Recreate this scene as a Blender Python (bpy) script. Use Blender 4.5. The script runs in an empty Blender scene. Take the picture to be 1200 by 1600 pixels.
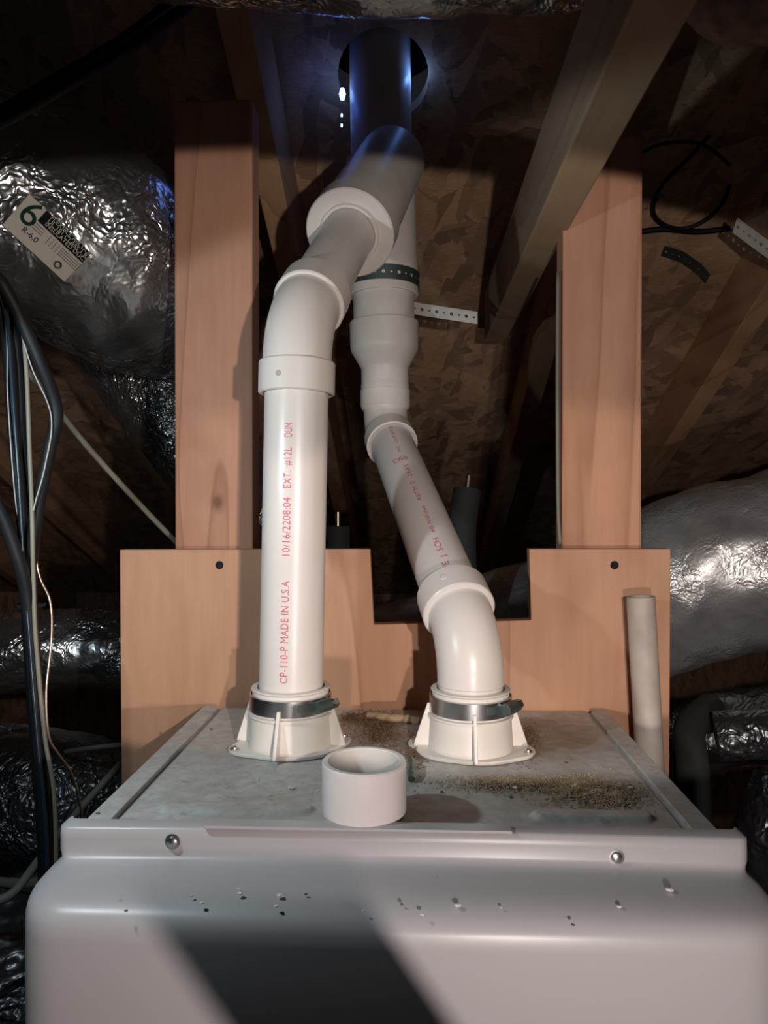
import bpy, bmesh, math, random
from mathutils import Vector, Matrix, noise
PI = math.pi
random.seed(7)
# ------------------------------------------------------------------ camera
ZC = 1.5                      # camera height; Z below is given relative to it by R()
F = 1155.0
YAW = math.radians(2.23); PITCH = math.radians(0.60)
cd = bpy.data.cameras.new('camera'); cam = bpy.data.objects.new('camera', cd)
bpy.context.collection.objects.link(cam); bpy.context.scene.camera = cam
cd.sensor_fit = 'VERTICAL'; cd.sensor_height = 36; cd.lens = F / 1600 * 36
cd.clip_start = 0.02; cd.clip_end = 50
cam.location = (0, 0, ZC); cam.rotation_euler = (PI/2 - PITCH, 0, YAW)
ROT = cam.rotation_euler.to_matrix()
def P(px, py, Y):
    d = ROT @ Vector(((px-600)/F, -(py-800)/F, -1))
    return Vector((0, 0, ZC)) + d * (Y / d.y)
# ------------------------------------------------------------------ world, lights, exposure
sc = bpy.context.scene
sc.view_settings.view_transform = 'Standard'; sc.view_settings.look = 'None'
sc.view_settings.gamma = 1; sc.view_settings.exposure = 0.0
w = bpy.data.worlds.new('world'); sc.world = w; w.use_nodes = True
w.node_tree.nodes['Background'].inputs[0].default_value = (0.55, 0.6, 0.75, 1)
w.node_tree.nodes['Background'].inputs[1].default_value = 0.016
def spot(name, loc, aim, power, col, size, blend, rad, wide=1.0):
    l = bpy.data.lights.new(name, 'SPOT'); l.energy = power; l.color = col
    l.spot_size = math.radians(size); l.spot_blend = blend; l.shadow_soft_size = rad
    o = bpy.data.objects.new(name, l); bpy.context.collection.objects.link(o)
    o.location = loc; o.rotation_euler = (Vector(aim) - Vector(loc)).to_track_quat('-Z', 'Y').to_euler()
    o.scale = (wide, 1, 1); return o
def point(name, loc, power, col, rad):
    l = bpy.data.lights.new(name, 'POINT'); l.energy = power; l.color = col; l.shadow_soft_size = rad
    o = bpy.data.objects.new(name, l); bpy.context.collection.objects.link(o); o.location = loc
    return o
# head torch beside the camera, torch lower down, cooler work light on the left
ht = spot('head_torch', (0.14, -0.03, ZC+0.03), (0.04, 0.97, ZC+0.038), 12.5, (1.0, 0.885, 0.79), 44.5, 0.05, 0.007, 2.6)
ht.rotation_euler = (ht.rotation_euler.to_matrix() @ Matrix.Rotation(math.radians(-4), 3, 'Z')).to_euler()
spot('low_torch', (0.11, 0.0, ZC-0.205), (0.06, 0.94, ZC-0.55), 7.2, (1.0, 0.87, 0.83), 84, 0.10, 0.008, 1.6)
spot('work_light', (-0.33, 0.415, ZC+0.075), (0.02, 0.80, ZC-0.21), 2.9, (0.80, 0.94, 1.0), 122, 0.12, 0.010, 2.5)
# ------------------------------------------------------------------ helpers
C = bpy.context.collection
def obj(name, bm, m, parent=None, smooth=False, bevel=0):
    me = bpy.data.meshes.new(name); bmesh.ops.recalc_face_normals(bm, faces=bm.faces[:])
    bm.to_mesh(me); bm.free(); me.materials.append(m)
    o = bpy.data.objects.new(name, me); C.objects.link(o)
    if smooth:
        for p in me.polygons: p.use_smooth = True
        if smooth != 'all':
            try: me.set_sharp_from_angle(angle=math.radians(28))
            except Exception: pass
    if bevel:
        b = o.modifiers.new('bevel', 'BEVEL'); b.width = bevel; b.segments = 2; b.limit_method = 'ANGLE'
    if parent: o.parent = parent
    return o
def tag(o, label, cat, group=None):
    o['label'] = label; o['category'] = cat
    if group: o['group'] = group
    return o
def thing(name, label, cat, loc=(0,0,0), group=None):
    o = bpy.data.objects.new(name, None); C.objects.link(o); o.location = loc
    o.empty_display_size = 0.05
    return tag(o, label, cat, group)
def put(o, parent):            # parent keeping world placement (parent only translated)
    o.parent = parent; o.matrix_parent_inverse = Matrix.Translation(-Vector(parent.location))
    return o
def struct(o): o['kind'] = 'structure'; return o
def box(bm, x0, x1, y0, y1, z0, z1):
    vs = [bm.verts.new((x, y, z)) for x in (x0, x1) for y in (y0, y1) for z in (z0, z1)]
    for f in ((0,1,3,2),(4,6,7,5),(0,4,5,1),(2,3,7,6),(0,2,6,4),(1,5,7,3)):
        bm.faces.new([vs[i] for i in f])
def prism(bm, pts, d):         # polygon pts (Vectors) extruded by vector d
    a = [bm.verts.new(p) for p in pts]; b = [bm.verts.new(Vector(p)+Vector(d)) for p in pts]
    bm.faces.new(a); bm.faces.new(b[::-1]); n = len(a)
    for i in range(n): bm.faces.new((a[i], a[(i+1)%n], b[(i+1)%n], b[i]))
def frame(t, up=None):
    t = t.normalized(); u = up or (Vector((0,1,0)) if abs(t.y) < 0.9 else Vector((1,0,0)))
    a = (u - t*u.dot(t)).normalized(); return a, t.cross(a)
def sweep(bm, st, n=48, caps=(False, False), closed=False):
    """st: list of (pos, tangent, radius); rings are parallel-transported"""
    rings = []; a = None
    for p, t, r in st:
        p = Vector(p); t = Vector(t).normalized()
        if a is None: a, b = frame(t)
        else:
            a = (a - t*a.dot(t)).normalized(); b = t.cross(a)
        rings.append([bm.verts.new(p + a*math.cos(2*PI*i/n)*r + b*math.sin(2*PI*i/n)*r) for i in range(n)])
    m = len(rings)
    for k in range(m if closed else m-1):
        q = rings[(k+1) % m]
        for i in range(n): bm.faces.new((rings[k][i], rings[k][(i+1)%n], q[(i+1)%n], q[i]))
    if caps[0]: bm.faces.new(rings[0][::-1])
    if caps[1]: bm.faces.new(rings[-1])
def hollow(bm, outer, wall=0.004, n=48):   # outer skin plus inner skin -> walled tube (closed loop of rings)
    inner = [(p, t, max(r-wall, 0.001)) for p, t, r in outer[::-1]]
    sweep(bm, outer+inner, n, closed=True)
def lin(p0, p1, prof):         # straight axis, profile [(dist, r)]
    p0 = Vector(p0); t = (Vector(p1)-p0).normalized()
    return [(p0+t*s, t, r) for s, r in prof]
def arc(v, d0, d1, leg, r, n=10):   # bend at vertex v from dir d0 to d1
    d0 = Vector(d0).normalized(); d1 = Vector(d1).normalized(); v = Vector(v)
    ang = d0.angle(d1); R = leg / math.tan(ang/2)
    s = v - d0*leg; c_dir = (d1 - d0*d0.dot(d1)).normalized(); c = s + c_dir*R
    ax = d0.cross(d1).normalized(); out = []
    for k in range(n+1):
        q = Matrix.Rotation(ang*k/n, 3, ax); out.append((c + q @ (s-c), q @ d0, r))
    return out
def spline(pts, per=8):
    pts = [Vector(p) for p in pts]; P_ = [pts[0]*2-pts[1]] + pts + [pts[-1]*2-pts[-2]]; out = []
    for i in range(1, len(P_)-2):
        a, b, c, d = P_[i-1:i+3]
        for k in range(per):
            t = k/per
            out.append(0.5*((2*b)+(c-a)*t+(2*a-5*b+4*c-d)*t*t+(3*b-a-3*c+d)*t**3))
    out.append(pts[-1]); return out
def along(path, r):
    n = len(path); out = []
    for i, p in enumerate(path):
        t = path[min(i+1, n-1)] - path[max(i-1, 0)]
        out.append((p, t, r(i/(n-1)) if callable(r) else r))
    return out
# ------------------------------------------------------------------ materials
def mat(name):
    m = bpy.data.materials.new(name); m.use_nodes = True; nt = m.node_tree
    return m, nt, nt.nodes['Principled BSDF']
def nd(nt, typ, **kw):
    n = nt.nodes.new(typ)
    for k, v in kw.items():
        if k in n.inputs: n.inputs[k].default_value = v
        else: setattr(n, k, v)
    return n
def coords(nt, scale=(1,1,1), off=(0,0,0), rot=(0,0,0)):
    t = nd(nt, 'ShaderNodeTexCoord'); mp = nd(nt, 'ShaderNodeMapping')
    mp.inputs['Scale'].default_value = scale; mp.inputs['Location'].default_value = off; mp.inputs['Rotation'].default_value = rot
    nt.links.new(t.outputs['Object'], mp.inputs[0]); return mp.outputs[0]
def ramp(nt, src, stops):
    r = nd(nt, 'ShaderNodeValToRGB'); e = r.color_ramp.elements
    while len(e) < len(stops): e.new(0.5)
    for k, (p, c) in enumerate(stops): e[k].position = p; e[k].color = (*c, 1)
    nt.links.new(src, r.inputs[0]); return r.outputs[0]
def mix(nt, fac, a, b, mode='MIX'):
    m = nd(nt, 'ShaderNodeMix', data_type='RGBA', blend_type=mode)
    for s, v in ((m.inputs[0], fac), (m.inputs[6], a), (m.inputs[7], b)):
        if isinstance(v, (int, float)): s.default_value = v
        elif isinstance(v, tuple): s.default_value = (*v, 1)
        else: nt.links.new(v, s)
    return m.outputs[2]
def bump(nt, b, src, strength, dist, prev=None):
    n = nd(nt, 'ShaderNodeBump', Strength=strength, Distance=dist)
    nt.links.new(src, n.inputs['Height'])
    if prev: nt.links.new(prev, n.inputs['Normal'])
    nt.links.new(n.outputs[0], b.inputs['Normal']); return n.outputs[0]
def noise_t(nt, vec, scale, detail=4, rough=0.5, dist=0):
    n = nd(nt, 'ShaderNodeTexNoise', Scale=scale, Detail=detail, Roughness=rough, Distortion=dist)
    nt.links.new(vec, n.inputs['Vector']); return n.outputs[0]
def wood(name, light, dark, axis='Z', off=(0,0,0), scale=1.0, knot=None):
    m, nt, b = mat(name)
    s = {'Z': (1,1,.085), 'Y': (1,.085,1), 'X': (.085,1,1)}[axis]
    v = coords(nt, tuple(k*scale for k in s), off)
    n1 = noise_t(nt, v, 7.5, 2.5, .5, .5)          # growth-ring figure
    wv = nd(nt, 'ShaderNodeMath', operation='MULTIPLY'); nt.links.new(n1, wv.inputs[0]); wv.inputs[1].default_value = 7
    fr = nd(nt, 'ShaderNodeMath', operation='FRACT'); nt.links.new(wv.outputs[0], fr.inputs[0])
    mid = tuple(.5*a+.5*c for a, c in zip(dark, light))
    fig = ramp(nt, fr.outputs[0], [(0.0, light), (0.55, light), (0.88, mid), (0.96, dark), (1.0, light)])
    n2 = noise_t(nt, v, 150, 5, .7)
    fine = ramp(nt, n2, [(0.3, (.80,.77,.74)), (0.6, (1,1,1))])
    n3 = noise_t(nt, coords(nt, tuple(.4+.6*k for k in s), tuple(k+9 for k in off)), 5, 3, .55, 1.0)
    blot = ramp(nt, n3, [(0.36, (.76,.66,.62)), (0.5, (.93,.91,.90)), (0.64, (1.06,1.03,.98))])
    c = mix(nt, 0.62, light, fig); c = mix(nt, 0.4, c, fine, 'MULTIPLY'); c = mix(nt, 0.8, c, blot, 'MULTIPLY')
    if knot:
        g = nd(nt, 'ShaderNodeTexGradient', gradient_type='SPHERICAL'); x, y, z, r = knot
        nt.links.new(coords(nt, (1/r, .15/r, .75/r), (-x/r, -y*.15/r, -z*.75/r)), g.inputs[0])
        c = mix(nt, ramp(nt, g.outputs[0], [(0, (0,)*3), (.35, (.25,)*3), (.75, (.9,)*3)]), c, (.20,.09,.055))
    nt.links.new(c, b.inputs['Base Color']); b.inputs['Roughness'].default_value = .72
    b.inputs['Specular IOR Level'].default_value = .2
    bump(nt, b, n2, .2, .0006); return m
def osb(name, base):
    m, nt, b = mat(name)
    lo = tuple(x*.55 for x in base); hi = tuple(min(1, x*1.3) for x in base); c = base; hs = None
    for k, (rot, sc_) in enumerate((((0,0,.35), (13,42,14)), ((0,0,-.7), (15,46,16)), ((0,0,1.3),(12,40,12)))):
        vr = coords(nt, (1,1,1), (k*3.1, k*1.7, 0), rot); mp = nd(nt, 'ShaderNodeMapping'); mp.inputs['Scale'].default_value = sc_
        nt.links.new(vr, mp.inputs[0]); v = mp.outputs[0]
        nz = nd(nt, 'ShaderNodeTexNoise', Scale=.9, Detail=2.0); nt.links.new(v, nz.inputs['Vector'])
        ad = nd(nt, 'ShaderNodeVectorMath', operation='MULTIPLY_ADD'); nt.links.new(nz.outputs['Color'], ad.inputs[0])
        ad.inputs[1].default_value = (.9,.9,.9); nt.links.new(v, ad.inputs[2])
        vo = nd(nt, 'ShaderNodeTexVoronoi', Scale=1.0); nt.links.new(ad.outputs[0], vo.inputs['Vector'])
        sp = nd(nt, 'ShaderNodeSeparateColor'); nt.links.new(vo.outputs['Color'], sp.inputs[0])
        col = ramp(nt, sp.outputs[0], [(0, lo), (.5, base), (1, hi)])
        c = col if k == 0 else mix(nt, ramp(nt, sp.outputs[1], [(.52, (0,)*3), (.6, (.9,)*3)]), c, col)
        hs = vo.outputs['Distance']
    n2 = noise_t(nt, coords(nt, (1,5,1), (0,0,0), (0,0,.5)), 70, 5, .65)
    c = mix(nt, .6, c, ramp(nt, n2, [(.3, (.55,.52,.5)), (.65, (1,1,1))]), 'MULTIPLY')
    nt.links.new(c, b.inputs['Base Color']); b.inputs['Roughness'].default_value = .8
    bump(nt, b, hs, .3, .002); return m
def plain(name, col, rough=.5, metal=0, noisy=0.0, nscale=30, spec=.5, bmp=0, dark=(.6,.6,.6)):
    m, nt, b = mat(name); b.inputs['Roughness'].default_value = rough; b.inputs['Metallic'].default_value = metal
    b.inputs['Specular IOR Level'].default_value = spec
    v = coords(nt); n = noise_t(nt, v, nscale, 4)
    c = mix(nt, noisy, col, ramp(nt, n, [(.3, tuple(a*k for a, k in zip(col, dark))), (.65, col)]))
    nt.links.new(c, b.inputs['Base Color'])
    if bmp: bump(nt, b, noise_t(nt, v, nscale*8, 3), bmp, .0008)
    return m
def foil(name, col=(.62,.63,.64), rough=.24, crink=1.0, sc_=1.0, metal=.92):
    m, nt, b = mat(name); b.inputs['Metallic'].default_value = metal; b.inputs['Roughness'].default_value = rough
    v = coords(nt, (sc_, sc_, sc_))
    nz = nd(nt, 'ShaderNodeTexNoise', Scale=14.0, Detail=3.0); nt.links.new(v, nz.inputs['Vector'])
    ad = nd(nt, 'ShaderNodeVectorMath', operation='MULTIPLY_ADD'); nt.links.new(nz.outputs['Color'], ad.inputs[0])
    ad.inputs[1].default_value = (.12,.12,.12); nt.links.new(v, ad.inputs[2])
    vo = nd(nt, 'ShaderNodeTexVoronoi', Scale=42.0, feature='SMOOTH_F1'); nt.links.new(ad.outputs[0], vo.inputs['Vector'])
    vo2 = nd(nt, 'ShaderNodeTexVoronoi', Scale=110.0); nt.links.new(ad.outputs[0], vo2.inputs['Vector'])
    # crinkles come in patches
    patch = ramp(nt, noise_t(nt, v, 6, 3), [(.42, (.12,)*3), (.6, (1,1,1))])
    h = mix(nt, .35, vo.outputs['Distance'], vo2.outputs['Distance'])
    h2 = mix(nt, 1.0, h, patch, 'MULTIPLY')
    bump(nt, b, h2, .85*crink, .012)
    nt.links.new(mix(nt, .5, col, ramp(nt, noise_t(nt, v, 20, 4), [(.3, tuple(x*.55 for x in col)), (.6, col)])), b.inputs['Base Color'])
    return m
M = {}
M['pvc'] = plain('white_pvc', (.74,.68,.645), .32, noisy=.25, nscale=22, spec=.45, dark=(.86,.84,.80))
M['pvc_old'] = plain('dusty_pvc', (.74,.69,.655), .42, noisy=.5, nscale=28, spec=.4, dark=(.80,.77,.72))
M['collar'] = plain('collar_plastic', (.77,.72,.675), .45, noisy=.3, nscale=35, dark=(.8,.76,.68))
M['ink'] = plain('red_print', (.62,.10,.17), .5, noisy=.5, nscale=300, dark=(1.2,2.4,2.0))
M['steel'] = plain('galvanised_steel', (.60,.60,.60), .28, 1, noisy=.3, nscale=80)
M['galv'] = plain('galvanised_strap', (.72,.72,.70), .4, .35, noisy=.3, nscale=80)
M['dark_steel'] = plain('dark_strap_steel', (.16,.20,.19), .45, .8, noisy=.4, nscale=60)
M['blk'] = plain('black_rubber', (.010,.011,.013), .55, noisy=.4, nscale=60, spec=.25)
M['foam'] = plain('black_foam', (.022,.026,.028), .8, noisy=.5, nscale=120, bmp=.6)
M['cab'] = plain('cabinet_enamel', (.40,.41,.42), .33, noisy=.3, nscale=40, dark=(.88,.88,.88))
M['door'] = plain('door_enamel', (.45,.43,.435), .36, noisy=.15, nscale=6, dark=(.92,.92,.92))
M['ring'] = plain('coupling_plastic', (.80,.745,.71), .5, noisy=.15)
kp = P(340, 785, .851)
M['post'] = wood('fir_post', (.575,.315,.215), (.35,.165,.105), 'Z', (0,0,0), knot=(kp.x, kp.y, kp.z, .012))
M['post2'] = wood('fir_post_pale', (.595,.325,.215), (.37,.175,.11), 'Z', (3,1,.4))
M['ply'] = wood('plywood', (.60,.345,.225), (.39,.195,.12), 'Z', (5,2,1), scale=.6)
M['beam'] = wood('beam_pine', (.37,.265,.175), (.22,.13,.07), 'Y', (1,7,3))
M['raft'] = wood('rafter_pine', (.58,.36,.22), (.34,.18,.11), 'Y', (2,1,9))
M['osb'] = osb('roof_osb', (.50,.315,.20))
M['floor'] = osb('floor_board', (.22,.12,.08))
M['foil'] = foil('duct_foil'); M['foil2'] = foil('duct_foil_fine', (.55,.56,.57), .3, .8, 1.5)
M['foil_s'] = foil('duct_foil_smooth', (.50,.50,.50), .34, .4, 1.6, .6)
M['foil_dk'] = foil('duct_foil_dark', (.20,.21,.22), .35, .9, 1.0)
M['label'] = plain('label_paper', (.55,.52,.46), .6, noisy=.3, nscale=40, dark=(.85,.85,.82))
M['labelk'] = plain('label_black', (.008,.009,.012), .7, spec=.1)
M['green'] = plain('label_green', (.006,.04,.028), .7, spec=.1)
M['cream'] = plain('cream_cable', (.19,.175,.14), .55)
M['white_w'] = plain('white_wire', (.38,.38,.38), .5)
M['insul'] = plain('fibreglass', (.42,.30,.27), .95, noisy=.8, nscale=60, bmp=1, dark=(.4,.4,.4))
M['copper'] = plain('bright_pipe_stub', (.75,.62,.5), .3, 1)
M['chip'] = plain('white_chip', (.75,.72,.68), .6)
M['chip_dk'] = plain('dark_chip', (.13,.10,.08), .8)
M['dust'] = plain('sawdust', (.60,.45,.29), .95, noisy=.8, nscale=150, bmp=1, dark=(.5,.45,.4))
M['hole'] = plain('hole_black', (.006,.005,.005), .9)
def top_mat():
    m, nt, b = mat('dusty_top_enamel'); v = coords(nt)
    base = (.56,.565,.55)
    n = noise_t(nt, v, 9, 5, .6, .4); n2 = noise_t(nt, v, 90, 4, .7)
    c = mix(nt, .55, base, ramp(nt, n2, [(.35, (.36,.33,.29)), (.6, base)]))
    dust = ramp(nt, n, [(.46, (0,0,0)), (.62, (1,1,1))])
    # settled brown dust towards the back right of the panel
    tc = coords(nt, (1/.16, 1/.085, 0), (-.075/.16, -.735/.085, 0))
    g = nd(nt, 'ShaderNodeTexGradient', gradient_type='SPHERICAL'); nt.links.new(tc, g.inputs[0])
    gm = mix(nt, 1.0, ramp(nt, g.outputs[0], [(0, (0,0,0)), (.45, (1,1,1))]), ramp(nt, n, [(.3, (.35,)*3), (.6, (1,)*3)]), 'MULTIPLY')
    c = mix(nt, mix(nt, 1.0, dust, (.5,.5,.5), 'MULTIPLY'), c, (.33,.27,.21))
    n4 = noise_t(nt, coords(nt, (1,1.6,1), (4,4,4), (0,0,.5)), 38, 6, .75, 1.5)
    c = mix(nt, ramp(nt, n4, [(.56, (0,)*3), (.70, (.7,)*3)]), c, (.24,.20,.16))
    c = mix(nt, gm, c, (.25,.165,.115))
    nt.links.new(c, b.inputs['Base Color']); b.inputs['Roughness'].default_value = .55
    bump(nt, b, n2, .3, .001); return m
M['top'] = top_mat()
def emis(name, col, s):
    m, nt, b = mat(name); b.inputs['Base Color'].default_value = (0,0,0,1)
    b.inputs['Emission Color'].default_value = (*col, 1); b.inputs['Emission Strength'].default_value = s; return m
M['gap'] = emis('daylight', (.22,.45,1.0), 9)

# ------------------------------------------------------------------ roof, rafters, floor
SL = 0.46; Z0 = ZC + 1.117        # underside of sheathing: z = Z0 - SL*Y
def zr(Y): return Z0 - SL*Y
hc = P(599, 125, 1.08); HOLE_R = 0.066; YEND = 3.3
bm = bmesh.new()
outer = [(-3.0, -1.6), (2.6, -1.6), (2.6, YEND), (-3.0, YEND)]
ov = [bm.verts.new((x, y, zr(y))) for x, y in outer]
hv = [bm.verts.new((hc.x+HOLE_R*math.cos(a), hc.y+HOLE_R*math.sin(a), zr(hc.y+HOLE_R*math.sin(a)))) for a in [2*PI*k/32 for k in range(32)]]
es = [bm.edges.new((l[i], l[(i+1) % len(l)])) for l in (ov, hv) for i in range(len(l))]
bmesh.ops.triangle_fill(bm, edges=es, use_beauty=True)
ret = bmesh.ops.extrude_face_region(bm, geom=bm.faces[:])
for v in ret['geom']:
    if isinstance(v, bmesh.types.BMVert): v.co.z += .014
struct(obj('ceiling', bm, M['osb']))
bm = bmesh.new(); box(bm, -3, 2.6, -1.6, YEND, -.03, 0.0); struct(obj('floor', bm, M['floor']))
bm = bmesh.new(); box(bm, -3, 2.6, YEND, YEND+.02, 0, ZC+.3); struct(obj('wall_back', bm, M['osb']))
bm = bmesh.new(); box(bm, -3.02, -3, -1.6, YEND, 0, ZC+1.9); struct(obj('wall_left', bm, M['osb']))
bm = bmesh.new(); box(bm, 2.6, 2.62, -1.6, YEND, 0, ZC+1.9); struct(obj('wall_right', bm, M['osb']))
for i, (X, lab) in enumerate([(-1.56, 'roof rafter furthest left, beyond the hanging cables'),
        (-1.13, 'pale roof rafter sloping down behind the black cable bundle at left'),
        (-.70, 'roof rafter with orange lower edge running beside the lower silver duct'),
        (-.235, 'dim roof rafter seen just right of the left upright post'),
        (.245, 'reddish roof rafter sloping down behind the slanted white pipe, left of right post'),
        (.615, 'roof rafter with pale lower edge right of the right upright post'),
        (1.03, 'roof rafter at the far right edge above the silver duct')]):
    bm = bmesh.new(); y0, y1 = -1.4, YEND-.02
    prism(bm, [(X, y0, zr(y0)-.001), (X, y1, zr(y1)-.001), (X, y1, zr(y1)-.128), (X, y0, zr(y0)-.128)], (.040, 0, 0))
    tag(obj('rafter', bm, M['raft'], bevel=.0015), lab, 'rafter')
# roof pipe boot with daylight leaking through it
boot = thing('roof_boot', 'dark rubber roof boot around the white pipe where it leaves the attic', 'pipe boot', (hc.x, hc.y, zr(hc.y)))
bm = bmesh.new(); zb = zr(hc.y)
st = [((hc.x, hc.y, zb+.036), (0,0,1), HOLE_R+.010), ((hc.x, hc.y, zb+.16), (0,0,1), HOLE_R+.010), ((hc.x, hc.y, zb+.2), (0,0,1), .05)]
sweep(bm, st, 32); bmesh.ops.solidify(bm, geom=bm.faces[:], thickness=.004)
put(obj('boot_sleeve', bm, M['green'], smooth=True), boot)
bm = bmesh.new(); sweep(bm, [((hc.x, hc.y, zb+.201), (0,0,1), .062), ((hc.x, hc.y, zb+.206), (0,0,1), .062)], 32, (True, True))
put(obj('boot_cap', bm, M['blk']), boot)

# ------------------------------------------------------------------ framing lumber
YB = 0.832                         # front of plywood board
def post(name, pxl, pxr, ytop, m, lab):
    a = P(pxl, 500, YB+.02); b_ = P(pxr, 500, YB+.02); top = P(pxl, ytop, YB+.02).z
    bm = bmesh.new(); box(bm, a.x, b_.x, YB+.0185, YB+.0565, .02, top)
    return tag(obj(name, bm, m, bevel=.0025), lab, 'wooden post')
lp = post('stud_post', 273, 395, 158, M['post'], 'upright reddish wooden post left of the white pipes, behind the plywood board')
rp = post('stud_post', 879, 1003, 213, M['post2'], 'upright reddish wooden post right of the white pipes, behind the plywood board')
lp_x1 = P(395, 500, YB+.02).x; rp_x0 = P(879, 500, YB+.02).x
# level beam running over the right post towards the viewer
bx = P(992, 0, .455); bm = bmesh.new()
X0 = .1365; box(bm, X0, X0+.040, -.9, 1.42, ZC+.311, ZC+.402)
tag(obj('ceiling_beam', bm, M['beam'], bevel=.002), 'long wooden beam passing overhead at upper right in front of the right post', 'beam')
# plywood board
def bp(px, py): return P(px, py, YB)
bm = bmesh.new()
q = [bp(187, 859), bp(578, 858), bp(584, 976), bp(830, 969), bp(827, 858), bp(1048, 858), bp(1046, 1210)]
q += [Vector((q[-1].x, YB, .55)), Vector((q[0].x+.003, YB, .55))]
prism(bm, q, (0, .018, 0))
board = thing('plywood_board', 'orange plywood board with a square notch standing behind the furnace', 'board', (q[0].x+.3, YB, .55))
put(obj('panel', bm, M['ply'], bevel=.001), board)
for px, r in ((343, .0046), (960, .0046)):
    p = bp(px, 883); bm = bmesh.new()
    sweep(bm, [(p+Vector((0,-.0006,0)), (0,1,0), r), (p+Vector((0,.004,0)), (0,1,0), r)], 20, (True, True))
    put(obj('screw_hole', bm, M['hole']), board)
bm = bmesh.new(); box(bm, lp_x1+.002, rp_x0-.002, YB+.019, YB+.057, .5, .588)
tag(obj('blocking', bm, M['post']), 'hidden wooden block joining the two posts low behind the board', 'wooden block')
bm = bmesh.new(); box(bm, P(190,1200,YB).x, P(1046,1200,YB).x, YB-.0, YB+.018, .0, .548)
tag(obj('lower_panel', bm, M['ply']), 'plywood skirt below the notched board, behind the furnace', 'board')
# thin pale strip on left edge of the right post
a = P(869, 430, YB+.03); b_ = P(875, 770, YB+.03)
bm = bmesh.new(); sweep(bm, along(spline([P(872, 425, YB+.022), P(871, 600, YB+.022), P(872, 785, YB+.022), P(875, 850, YB+.024)]), .0022), 10, (True, True))
tag(obj('cable', bm, M['cream'], smooth='all'), 'thin cream cable running up the left edge of the right post', 'cable')

# ------------------------------------------------------------------ furnace
ZT = ZC - .2305                     # top of cabinet
YF, YK = .508, .829
XL, XR = P(131, 1290, .517).x, P(1125, 1320, .517).x
fur = thing('furnace', 'white enamelled furnace cabinet with rounded front door below the vent pipes', 'furnace', ((XL+XR)/2, .65, 0))
bm = bmesh.new(); box(bm, XL, XR, YF+.002, YK, .0, ZT-.0015); put(obj('cabinet', bm, M['cab'], bevel=.002), fur)
# top panel with stamped beads (grid)
def capsule(x, y, x0, x1, yc, r):
    dx = max(x0-x, 0, x-x1); return math.hypot(dx, y-yc) - r
bm = bmesh.new(); nx, ny = 260, 180; x0, x1, y0, y1 = XL+.021, XR-.021, YF+.004, YK-.002
bd1 = (P(262,1272,.545).x, P(470,1280,.545).x, P(262, 1271, 1).y*0+.551); bd2 = (P(850,1280,.55).x, P(1000,1280,.55).x, .548)
g = []
for j in range(ny+1):
    row = []
    for i in range(nx+1):
        x = x0+(x1-x0)*i/nx; y = y0+(y1-y0)*j/ny; h = 0
        for c0, c1, yc in (bd1, bd2):
            d = capsule(x, y, c0, c1, yc, .0085)
            h = max(h, .0032*max(0, min(1, .5-d/.0035)))
        d = abs(y-.688)-.012 if abs(x) < .18 else 1
        h += .0004*noise.noise(Vector((x*60, y*60, 0)))
        row.append(bm.verts.new((x, y, ZT+h)))
    g.append(row)
for j in range(ny):
    for i in range(nx): bm.faces.new((g[j][i], g[j][i+1], g[j+1][i+1], g[j+1][i]))
put(obj('top_panel', bm, M['top'], smooth='all'), fur)
for s, xa, xb in ((-1, XL-.001, XL+.017), (1, XR-.017, XR+.001)):
    bm = bmesh.new(); pts = []
    pts += [Vector((xa, YF+.004, ZT-.002)), Vector((xb, YF+.004, ZT-.002))]
    r = (xb-xa)/2; cx = (xa+xb)/2
    for k in range(13):
        a = PI*k/12; pts.append(Vector((cx+r*math.cos(a), YK-.004-r+r*math.sin(a), ZT-.002)))
    prism(bm, pts, (0,0,.0052)); put(obj('edge_strip', bm, M['top'], bevel=.001), fur)
# front door: pillow-shaped cover with flange
def door_mesh():
    bm = bmesh.new()
    xl, xr = P(92, 1300, .505).x, P(1170, 1330, .505).x
    # rows: (front y, z, corner radius, x inset)
    rows = [(.516, ZT+.0065, .004, .004), (.5045, ZT+.0068, .006, .002), (.5020, ZT+.0055, .008, .0),
            (.5012, ZT-.001, .008, .0), (.5010, ZT-.0095, .008, 0), (.4998, ZT-.0122, .009, .001), (.496, ZT-.0140, .012, .002), (.490, ZT-.0148, .015, .003),
            (.482, ZT-.0155, .020, .003), (.470, ZT-.0170, .026, .000), (.459, ZT-.0192, .032, -.002),
            (.4515, ZT-.0218, .034, -.0035), (.4465, ZT-.0255, .034, -.0045), (.4440, ZT-.0310, .034, -.005), (.4430, ZT-.039, .034, -.005)]
    for z in (.08, .14, .25, .4, .7, 1.05): rows.append((.4428, ZT-z, .034, -.005))
    R_ = []
    for yf, z, r, ins in rows:
        a, b = xl+ins, xr-ins; pts = [(a, .520)]
        if yf+r < .519: pts.append((a, yf+r+ (.519-yf-r)*.3))
        else: pts.append((a, .5195))
        r2 = min(r, .519-yf)
        for k in range(9):
            t = PI/2*k/8; pts.append((a+r-r*math.cos(t), yf+r2-r2*math.sin(t)))
        for k in range(1, 30): pts.append((a+r+(b-a-2*r)*k/30, yf))
        for k in range(9):
            t = PI/2*k/8; pts.append((b-r+r*math.sin(t), yf+r2-r2*math.cos(t)))
        pts.append((b, pts[1][1])); pts.append((b, .520))
        R_.append([bm.verts.new((x, y, z + (.0016*math.sin((x-a)/(b-a)*PI)-.0006 if z > ZT-.02 and yf < .51 else 0))) for x, y in pts])
    for j in range(len(R_)-1):
        for i in range(len(R_[0])-1): bm.faces.new((R_[j][i], R_[j][i+1], R_[j+1][i+1], R_[j+1][i]))
    return bm, xl, xr
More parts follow.
